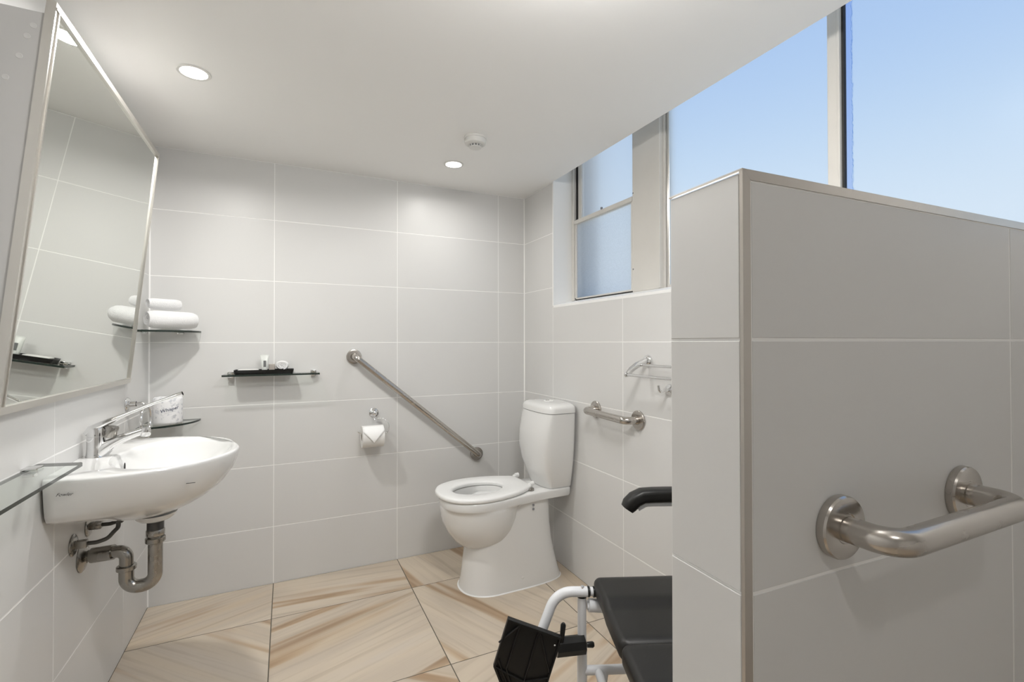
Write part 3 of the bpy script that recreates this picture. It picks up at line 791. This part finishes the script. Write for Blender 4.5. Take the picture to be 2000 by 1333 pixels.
# trap and pipework
t = thing('bottle_trap_pipework', 'dull chrome swan-neck waste trap under the wash basin', 'waste trap', (-.369, 1.824, .62))
px, py = -.369, 1.824
b = NB(); tube(b, [V(px, py, .590), V(px, py, .4245), V(-.4415, 1.826, .4245), V(-.4415, 1.826, .49)], .0195, 26, .0335, 14); part('lower_bend', b, M_DCHROME, t)
b = NB(); tube(b, [V(-.4415, 1.826, .487), V(-.4415, 1.826, .538), V(-.485, 1.838, .536)], .018, 26, .028, 12); part('upper_bend', b, M_DCHROME, t)
b = NB(); tube(b, [V(-.475, 1.835, .5365), V(-.530, 1.849, .531)], .0222, 30); part('sleeve', b, M_DCHROME, t)
b = NB(); tube(b, [V(-.525, 1.848, .531), V(-.553, 1.855, .529)], .0165, 26); part('wall_pipe', b, M_DCHROME, t)
b = NB(); lathe(b, [(.044, .0004), (.045, .002), (.040, .006), (.026, .010), (.018, .014)], (XL, 1.855, .5285), (1, 0, 0), 36, cap1=False); part('wall_plate', b, M_DCHROME, t)
def nut(b, c, r, h, axis=(0, 0, 1), n=32): lathe(b, [(r*.92, 0), (r, h*.12), (r, h*.88), (r*.92, h)], c, axis, n)
b = NB(); nut(b, (px, py, .573), .0245, .020); nut(b, (px, py, .553), .0265, .016); part('coupling_nut', b, M_DCHROME, t)
b = NB(); lathe(b, [(.0225, 0), (.0225, .0325)], (px, py, .590), n=30); part('waste_tail', b, mat('dark_waste_tail', (.09, .09, .09), .35, .6), t)
b = NB(); nut(b, (-.4415, 1.826, .480), .0255, .014); part('slip_nut', b, M_DCHROME, t)

for lab, (yv, zv), hx in (('stop valve plate and flexible hose nearer the camera under the basin', (1.785, .5905), (-.455, 1.80, .66)),
                          ('stop valve plate and flexible hose farther along under the basin', (1.905, .6035), (-.462, 1.85, .66))):
    t = thing('water_supply_hose', lab, 'water hose', (XL, yv, zv))
    b = NB(); lathe(b, [(.030, .0004), (.031, .002), (.027, .005), (.012, .007)], (XL, yv, zv), (1, 0, 0), 32); part('wall_plate', b, M_DCHROME, t)
    b = NB(); bx(b, (XL+.006, yv-.010, zv-.011), (XL+.034, yv+.010, zv+.011), .003, 2); part('valve_body', b, M_DCHROME, t)
    b = NB(); s0 = V(XL+.032, yv, zv)
    q = [s0, s0+V(.022, 0, -.001), s0+V(.048, .0, .006), s0+V(.064, .0, .026), V(hx[0], hx[1], .620), V(hx[0], hx[1], .637)]
    tube(b, fillet(q, .03, 8), .0058, 14); part('hose', b, M_BRAID, t)

# ------------------------------------------------------------------ towel ring beside the tap, rack, hook
t = thing('towel_ring', 'chrome towel ring on the left wall behind the tap', 'towel ring', (XL, 2.288, .938))
ct = V(XL, 2.288, .938)
b = NB(); lathe(b, [(.026, .0003), (.027, .003), (.023, .008), (.012, .011), (.010, .03)], ct, (1, 0, 0), 32, cap1=False); part('rose', b, M_CHROME, t)
b = NB(); tube(b, [ct+V(.02, 0, 0), ct+V(.050, 0, .002), ct+V(.060, 0, -.010)], .0065, 14, .008, 5); part('arm', b, M_CHROME, t)
b = NB(); rg = []
for k in range(37):
    a = 2*PI*k/36; rg.append(ct+V(.060+.010*sin(a)*0, 0+sin(a)*.070, -.066+cos(a)*.062))
tube(b, rg, .0052, 12, caps=False); part('ring', b, M_CHROME, t)

t = thing('towel_rack', 'chrome double-bar towel rack on the window wall', 'towel rack', (XR, 1.50, 1.10))
for yb in (1.50, .90):
    b = NB(); lathe(b, [(.023, .0003), (.024, .003), (.022, .009), (.016, .014)], (XR, yb, 1.100), (-1, 0, 0), 32); part('rose', b, M_CHROME, t)
    b = NB(); tube(b, [V(XR-.008, yb, 1.100), V(XR-.030, yb, 1.094), V(XR-.060, yb, 1.083), V(XR-.088, yb, 1.066), V(XR-.105, yb, 1.048)], [.011, .0105, .010, .0095, .0085], 18, flat=1.3); part('bracket', b, M_CHROME, t)
    b = NB(); lathe(b, [(.0085, 0), (.0095, .003), (.0095, .010), (.006, .013)], (XR-.1075, yb-.002, 1.046), (0, 1, 0) if yb > 1 else (0, -1, 0), 20); part('bar_end', b, M_CHROME, t)
for x, z in ((XR-.043, 1.083), (XR-.1075, 1.046)):
    b = NB(); tube(b, [V(x, 1.50, z), V(x, .90, z)], .0058, 16); part('bar', b, M_CHROME, t)
t = thing('robe_hook', 'small chrome robe hook below the towel rack, half hidden by the half wall', 'hook', (XR, 1.38, .993))
b = NB(); lathe(b, [(.022, .0003), (.023, .003), (.020, .008), (.008, .010), (.006, .03)], (XR, 1.380, .993), (-1, 0, 0), 28); part('rose', b, M_CHROME, t)
b = NB(); tube(b, [V(XR-.028, 1.38, .993), V(XR-.045, 1.38, .985), V(XR-.055, 1.38, .995), V(XR-.058, 1.38, 1.012)], .005, 12, .008, 5); part('prong', b, M_CHROME, t)

# ------------------------------------------------------------------ toilet
def toilet():
    yc = 2.165
    t = thing('toilet', 'white close-coupled toilet suite in the far right corner', 'toilet', (1.0, yc, 0))
    n = 64
    def egg(z, xf, xr, hw, pf=2.0, pr=3.2, yo=0.0):
        xm = xf+min(hw*1.15, (xr-xf)*.5); r = []
        for k in range(n):
            a = 2*PI*k/n; ca, sa = cos(a), sin(a)
            if ca < 0: q = (abs(ca)**pf+abs(sa)**pf)**(-1/pf); r.append(V(xm+ca*(xm-xf)*q, yc+yo+sa*hw*q, z))
            else: q = (abs(ca)**pr+abs(sa)**pr)**(-1/pr); r.append(V(xm+ca*(xr-xm)*q, yc+yo+sa*hw*q, z))
        return r
    b = NB()   # skirted base
    rings(b, [egg(.0006, .749, 1.268, .132, 2.2, 4), egg(.01, .752, 1.266, .132, 2.2, 4), egg(.05, .760, 1.252, .126, 2.2, 4), egg(.12, .769, 1.236, .118, 2.2, 4), egg(.2, .778, 1.220, .112, 2.2, 4),
              egg(.28, .79, 1.211, .110, 2.2, 4), egg(.36, .80, 1.208, .112, 2.2, 4), egg(.415, .81, 1.206, .114, 2.2, 4)])
    pd_ = part('pedestal', b, M_CERAMIC, t, angle=60)
    b = NB()   # silicone bead on the floor
    rings(b, [egg(.0004, .744, 1.272, .137, 2.2, 4), egg(.004, .747, 1.269, .134, 2.2, 4)]); part('floor_bead', b, M_SEAT, t)
    b = NB()   # bowl
    C2 = Vector((.855, yc))
    outl = [(.655, yc), (.664, yc-.066), (.700, yc-.124), (.765, yc-.160), (.84, yc-.170), (.93, yc-.160), (1.03, yc-.138), (1.12, yc-.124), (1.22, yc-.117), (1.300, yc-.116), (1.310, yc-.108), (1.310, yc),
            (1.310, yc+.108), (1.300, yc+.116), (1.22, yc+.117), (1.12, yc+.124), (1.03, yc+.138), (.93, yc+.160), (.84, yc+.170), (.765, yc+.160), (.70, yc+.124), (.664, yc+.066)]
    N2 = 96
    rim = radial(interp_closed(outl, 240), C2, N2)
    def off(k, z, dz=0):
        return [V(C2.x+(p.x-C2.x)*k, C2.y+(p.y-C2.y)*k, z) for p in rim]
    def bowlring(z, rx0, rx1, hw):
        # x-front, x-rear, half width
        r = []; xm = (rx0+rx1)/2; hx = (rx1-rx0)/2
        for k in range(N2):
            a = 2*PI*k/N2; r.append(V(xm+cos(a)*hx, yc+sin(a)*hw, z))
        return r
    def blend(A, B, f): return [a.lerp(b_, f) for a, b_ in zip(A, B)]
    slab_lo = off(.985, .400)
    L = [bowlring(.186, .830, .93, .030), bowlring(.192, .79, .965, .062), bowlring(.210, .752, .985, .092), bowlring(.240, .718, 1.005, .120), bowlring(.285, .686, 1.022, .147), bowlring(.335, .6645, 1.04, .162), bowlring(.385, .6575, 1.05, .1685)]
    L += [blend(bowlring(.402, .656, 1.06, .167), slab_lo, .35), [V(p.x, p.y, .405) for p in slab_lo]]
    L += [off(.997, .412), off(1.0, .438), off(.99, .4435), off(.975, .445)]
    L += [bowlring(.445, .700, .985, .118), bowlring(.440, .706, .980, .112), bowlring(.41, .705, .985, .116), bowlring(.34, .725, .965, .100), bowlring(.28, .76, .94, .075), bowlring(.25, .79, .92, .05)]
    rings(b, L); bo_ = part('bowl', b, M_CERAMIC, t, angle=60)
    b = NB(); rings(b, [bowlring(.285, .757, .943, .0775), bowlring(.2855, .757, .943, .0775)]); part('water_surface', b, M_WATER, bo_)
    # side bolt cap and maker's dots
    b = NB(); lathe(b, [(.009, 0), (.009, .003), (.005, .005)], (1.02, yc-.122, .05), (0, -1, -.1), 18); part('bolt_cap', b, M_SEAT, t)
    b = NB()
    for dz in (.365, .384): lathe(b, [(.0055, 0), (.0055, .003)], (1.085, yc-.1125, dz), (0, -1, 0), 14)
    part('screw_holes', b, M_GINK, pd_)
    # seat ring, slightly skewed on its hinges
    b = NB(); rot = math.radians(4); cs = Vector((.85, yc+.008))
    so = [(.640, .0), (.652, -.075), (.695, -.137), (.765, -.172), (.84, -.182), (.92, -.174), (1.0, -.150), (1.06, -.118), (1.092, -.098), (1.098, -.07), (1.102, 0),
          (1.098, .07), (1.092, .098), (1.06, .118), (1.0, .150), (.92, .174), (.84, .182), (.765, .172), (.695, .137), (.652, .075)]
    def rt(p):
        x, y = p[0]-1.10, p[1]; return (1.10+x*cos(rot)-y*sin(rot), yc+.030+x*sin(rot)+y*cos(rot))
    outp = radial(interp_closed([rt(p) for p in so], 240), cs, N2)
    inp = []
    for k in range(N2):
        a = 2*PI*k/N2; inp.append(None)
    ii = radial([rt((.845+.128*cos(2*PI*k/60), .092*sin(2*PI*k/60))) for k in range(60)], cs, N2)
    def so_(k, z): return [V(cs.x+(p.x-cs.x)*k, cs.y+(p.y-cs.y)*k, z) for p in outp]
    def si_(k, z): return [V(cs.x+(p.x-cs.x)*k, cs.y+(p.y-cs.y)*k, z) for p in ii]
    rr_ = [si_(1.03, .448), so_(.985, .448), so_(1.0, .452), so_(1.0, .460), so_(.985, .466), so_(.93, .4685), si_(1.10, .4675), si_(1.02, .464), si_(1.0, .458), si_(1.03, .448)]
    rings(b, rr_, False, False); st_ = part('seat', b, M_SEAT, t, angle=60)
    for s in (-1, 1):
        b = NB(); tube(b, [V(1.098, yc+.035+s*.085, .468), V(1.118, yc+.035+s*.085, .470)], .011, 18); bx(b, (1.085, yc+.035+s*.085-.009, .455), (1.112, yc+.035+s*.085+.009, .471), .004, 2); part('hinge', b, M_SEAT, st_)
        b = NB(); lathe(b, [(.018, 0), (.017, .010), (.012, .014)], (1.088, yc+.0+s*.078, .4448), n=24); part('hinge_block', b, M_DCHROME, t)
    # cistern
    def cis(z, xf, hw, p=5.0, bul=.0):
        r = []; xr = 1.3125; xm = (xf+xr)/2; hx = (xr-xf)/2
        for k in range(n):
            a = 2*PI*k/n+PI/n; ca, sa = cos(a), sin(a); q = (abs(ca)**p+abs(sa)**p)**(-1/p)
            x = xm+ca*hx*q; y = sa*hw*q
            x -= bul*(1-(y/hw)**2)*(1 if ca < 0 else 0)
            r.append(V(x, yc+.000+y, z))
        return r
    b = NB()
    rings(b, [cis(.4455, 1.180, .108, 7, .02), cis(.452, 1.176, .112, 7, .02), cis(.50, 1.160, .126, 7, .02), cis(.57, 1.138, .142, 7, .02), cis(.64, 1.128, .152, 7, .02), cis(.72, 1.132, .158, 7, .02),
              cis(.79, 1.145, .160, 7, .018), cis(.822, 1.152, .160, 7, .015)]); part('cistern', b, M_CERAMIC, t, angle=60)
    b = NB()
    rings(b, [cis(.8222, 1.158, .156, 7, .015), cis(.8245, 1.158, .156, 7, .015)]); part('lid_gap', b, M_DARK, t)
    b = NB()
    rings(b, [cis(.8247, 1.150, .163, 7, .015), cis(.845, 1.152, .162, 7, .015), cis(.857, 1.158, .156, 7, .015), cis(.866, 1.176, .140, 4, .012), cis(.869, 1.21, .10, 3, .0)]); ld_ = part('cistern_lid', b, M_CERAMIC, t, angle=60)
    b = NB(); lathe(b, [(.024, -.0015), (.026, .002), (.024, .004), (.018, .005)], (1.232, yc-.005, .869), n=32); part('flush_button', b, M_SEAT, ld_)
    b = NB(); lathe(b, [(.011, 0), (.0105, .003), (.006, .004)], (1.224, yc-.008, .8738), n=24); part('flush_button', b, M_CHROME, ld_)
toilet()

# ------------------------------------------------------------------ shower commode chair
fdv = V(-.9243, .3818, 0).normalized(); sdv = V(.3818, .9243, 0).normalized(); CO = V(.80, 1.15, 0)
def C(u, v, z): return CO+fdv*u+sdv*v+V(0, 0, z)
t = thing('shower_commode_chair', 'wheeled shower chair with black padded seat and white frame behind the half wall', 'shower chair', CO+fdv*(-.2)+sdv*(-.22))
CH = t
def seat_piece(v0, v1, zt_fn, u0=0.0, u1=-.42, th=.052, nv=14, name='seat_pad'):
    b = NB(); rs = []
    for i in range(nv+1):
        s = i/nv; v = v0+(v1-v0)*s; e = min(s, 1-s)*abs(v1-v0); inn = .016*(1-min(1, e/.018))**2
        top = zt_fn(v)-inn*.6; bot = top-th+inn; ring = []
        a_, b_ = u0-inn, u1+inn; r = .018
        for cx_, cz_, a0 in ((a_-r, top-r, 0), (b_+r, top-r, PI/2), (b_+r, bot+r, PI), (a_-r, bot+r, 3*PI/2)):
            for k in range(6): a = a0+PI/2*k/5; ring.append(C(cx_+r*cos(a), v, cz_+r*sin(a)))
        rs.append(ring)
    rings(b, rs); return part(name, b, M_PAD, CH, angle=50)
def top1(v):
    if v > -.12: return .500
    if v > -.16: return .500-.010*((-.12-v)/.04)
    return .490
seat_piece(0.0, -.296, top1, nv=26)
seat_piece(-.299, -.45, lambda v: .497, u0=.004)
# frame
def ft(name, pts, r=.0135, rad=0, mt=M_WTUBE): b = NB(); tube(b, pts, r, 20, rad, 8); return part(name, b, mt, CH)
for v in (-.018, -.438):
    ft('front_leg', [C(.034, v, .115), C(.034, v, .452)], .0125)
    ft('front_leg_sleeve', [C(.034, v, .115), C(.034, v, .300)], .0140)
    ft('side_rail', [C(.034, v, .240), C(-.42, v, .240)], .0125)
    ft('seat_rail', [C(.020, v, .425), C(-.47, v, .425)], .0125)
    ft('back_post', [C(-.42, v, .115), C(-.42, v, .60), C(-.47, v, .92)], .0125, .08)
    hg = ft('hanger_tube', [C(.018, v-.006, .466), C(.108, v-.006, .468), C(.205, v-.030, .235), C(.228, v-.038, .16)], .0140, .085)
    b = NB(); tube(b, [C(.020, v-.006, .466), C(.014, v-.006, .466)], .0146, 20); part('end_cap', b, M_BLACK, hg)
    b = NB(); tube(b, [C(.004, v-.006, .465), C(-.002, v-.006, .465)], .0146, 20); part('end_cap', b, M_BLACK, CH)
    ft('hanger_socket', [C(.012, v-.006, .466), C(.004, v-.006, .466)], .012)
    b = NB(); lathe(b, [(.0135, 0), (.0135, .006)], C(.034, v, .449), n=20); part('collar', b, M_BLACK, CH)
    b = NB(); lathe(b, [(.0055, 0), (.005, .003), (.002, .004)], C(.034, v-.008, .480), (0, -.3, 1), n=14); part('screw', b, M_CHROME, hg)
    b = NB(); tube(b, [C(.016, v-.006, .428), C(-.03, v-.006, .424)], .018, 18); part('seat_hook', b, M_WTUBE, CH)
    # clamp, lever and knob for the footrest
    b = NB(); tube(b, [C(.030, v-.012, .322), C(.112, v-.022, .322)], .0255, 8); bevel_all(b, .003); part('clamp', b, M_BLACK, CH, angle=30)
    b = NB(); tube(b, [C(.098, v-.030, .335), C(.096, v-.034, .362), C(.093, v-.036, .392), C(.092, v-.036, .397)], [.004, .0068, .0075, .004], 14); part('release_lever', b, M_BLACK, CH)
    b = NB(); tube(b, [C(.022, v-.012, .320), C(.006, v-.012, .320), C(.002, v-.012, .320)], [.0075, .0085, .006], 16); part('knob', b, M_BLACK, CH)
    # casters
    for uu in (.034, -.42):
        b = NB(); lathe(b, [(.010, .095), (.010, .118)], C(uu, v, 0), n=14); bx(b, C(uu, v, .09)-V(.016, .016, 0), C(uu, v, .096)+V(.016, .016, 0), .002, 1); cf = part('caster_fork', b, M_BLACK, CH)
        b = NB(); lathe(b, [(.040, -.011), (.049, -.009), (.050, 0), (.049, .009), (.040, .011)], C(uu-.012, v, .0505), sdv, 28); part('caster_wheel', b, M_BLACK, cf)
ft('cross_bar', [C(-.012, -.018, .238), C(-.012, -.438, .238)], .0115)
ft('cross_bar', [C(-.40, -.018, .425), C(-.40, -.438, .425)], .0115)
b = NB(); tube(b, [C(-.030, -.02, .236), C(-.012, -.05, .180), C(.010, -.08, .12)], .0115, 16, .02); part('brace', b, M_WTUBE, CH)
for q in (0, 1):   # footplates: ribbed underside facing out
    v = -.088 if q == 0 else -.508
    if q == 1: v = -.36
    prof = [(.247, .434), (.1035, .379), (.110, .350), (.141, .255), (.150, .205), (.235, .180), (.270, .262), (.287, .306)]
    def PF(u, z, dv): return C(u+dv*0, v+dv-(z-.3)*0, z)
    b = NB()
    def inset(k): cu = sum(p[0] for p in prof)/8; cz = sum(p[1] for p in prof)/8; return [(cu+(p[0]-cu)*k, cz+(p[1]-cz)*k) for p in prof]
    rings(b, [[PF(u, z, .012) for u, z in prof], [PF(u, z, .0) for u, z in prof], [PF(u, z, -.002) for u, z in inset(.985)], [PF(u, z, -.002) for u, z in inset(.93)], [PF(u, z, .006) for u, z in inset(.92)]])
    fp = part('footplate', b, mat('matt_black_plastic', (.004, .004, .004), .45), CH, False)
    b = NB()
    ribs = [((.215, .415), (.252, .300)), ((.165, .395), (.205, .262)), ((.215, .413), (.272, .370)), ((.276, .330), (.235, .215)), ((.160, .392), (.137, .285)), ((.140, .270), (.205, .262)), ((.205, .262), (.283, .305)), ((.205, .262), (.16, .205)), ((.252, .300), (.225, .2))]
    for (a0, a1), (b0, b1) in ribs: tube(b, [PF(a0, a1, .002), PF(b0, b1, .002)], .0022, 6)
    part('rib', b, M_BLACK, fp)['kind'] = 'stuff'
    b = NB(); lathe(b, [(.0025, 0), (.001, .001)], PF(.122, .360, -.003), tuple(-sdv), 10); part('rivet', b, M_SEAT, fp)
# arm rests and back
for v, sgn in ((.052, 1), (-.502, -1)):
    b = NB(); rs = []
    path = [(-.118, .672), (-.126, .684), (-.142, .700), (-.165, .7105), (-.20, .7120), (-.30, .7125), (-.42, .712)]
    for i, (u, z) in enumerate(path):
        a, c_ = path[max(i-1, 0)], path[min(i+1, len(path)-1)]
        d = Vector((c_[0]-a[0], c_[1]-a[1])).normalized(); nrm = Vector((d.y, -d.x))
        if i == 0: nrm = Vector((-.55, -.83)).normalized()*-1 if False else nrm
        hh = .0205 if i else .017; hw = .025 if i else .021; ring = []
        for k in range(20):
            an = 2*PI*k/20; p_ = 4.0; cc, ss = cos(an), sin(an); qq = (abs(cc)**p_+abs(ss)**p_)**(-1/p_)
            ring.append(C(u+nrm.x*ss*hh*qq, v+cc*hw*qq, z+nrm.y*ss*hh*qq))
        rs.append(ring)
    rings(b, rs); part('arm_pad', b, M_PAD, CH, angle=50)
    ft('arm_tube', [C(-.150, v, .672), C(-.175, v, .686), C(-.43, v, .686), C(-.43, v*1.0-(.05 if sgn > 0 else -.05), .60)], .009, .02)
b = NB()
rs = []
for i in range(13):
    v = -.01-.44*i/12; ed = .012 if i in (0, 12) else 0; ring = []
    for k in range(16):
        an = 2*PI*k/16; cc, ss = cos(an), sin(an); qq = (abs(cc)**4+abs(ss)**4)**(-1/4); zz = .74+ss*(.15-ed)*qq
        ring.append(C(-.45-(zz-.6)*.15-.03*sin(PI*i/12)+cc*(.018-ed*.5)*qq, v, zz))
    rs.append(ring)
rings(b, rs); part('backrest', b, M_PAD, CH, angle=50)

settle()
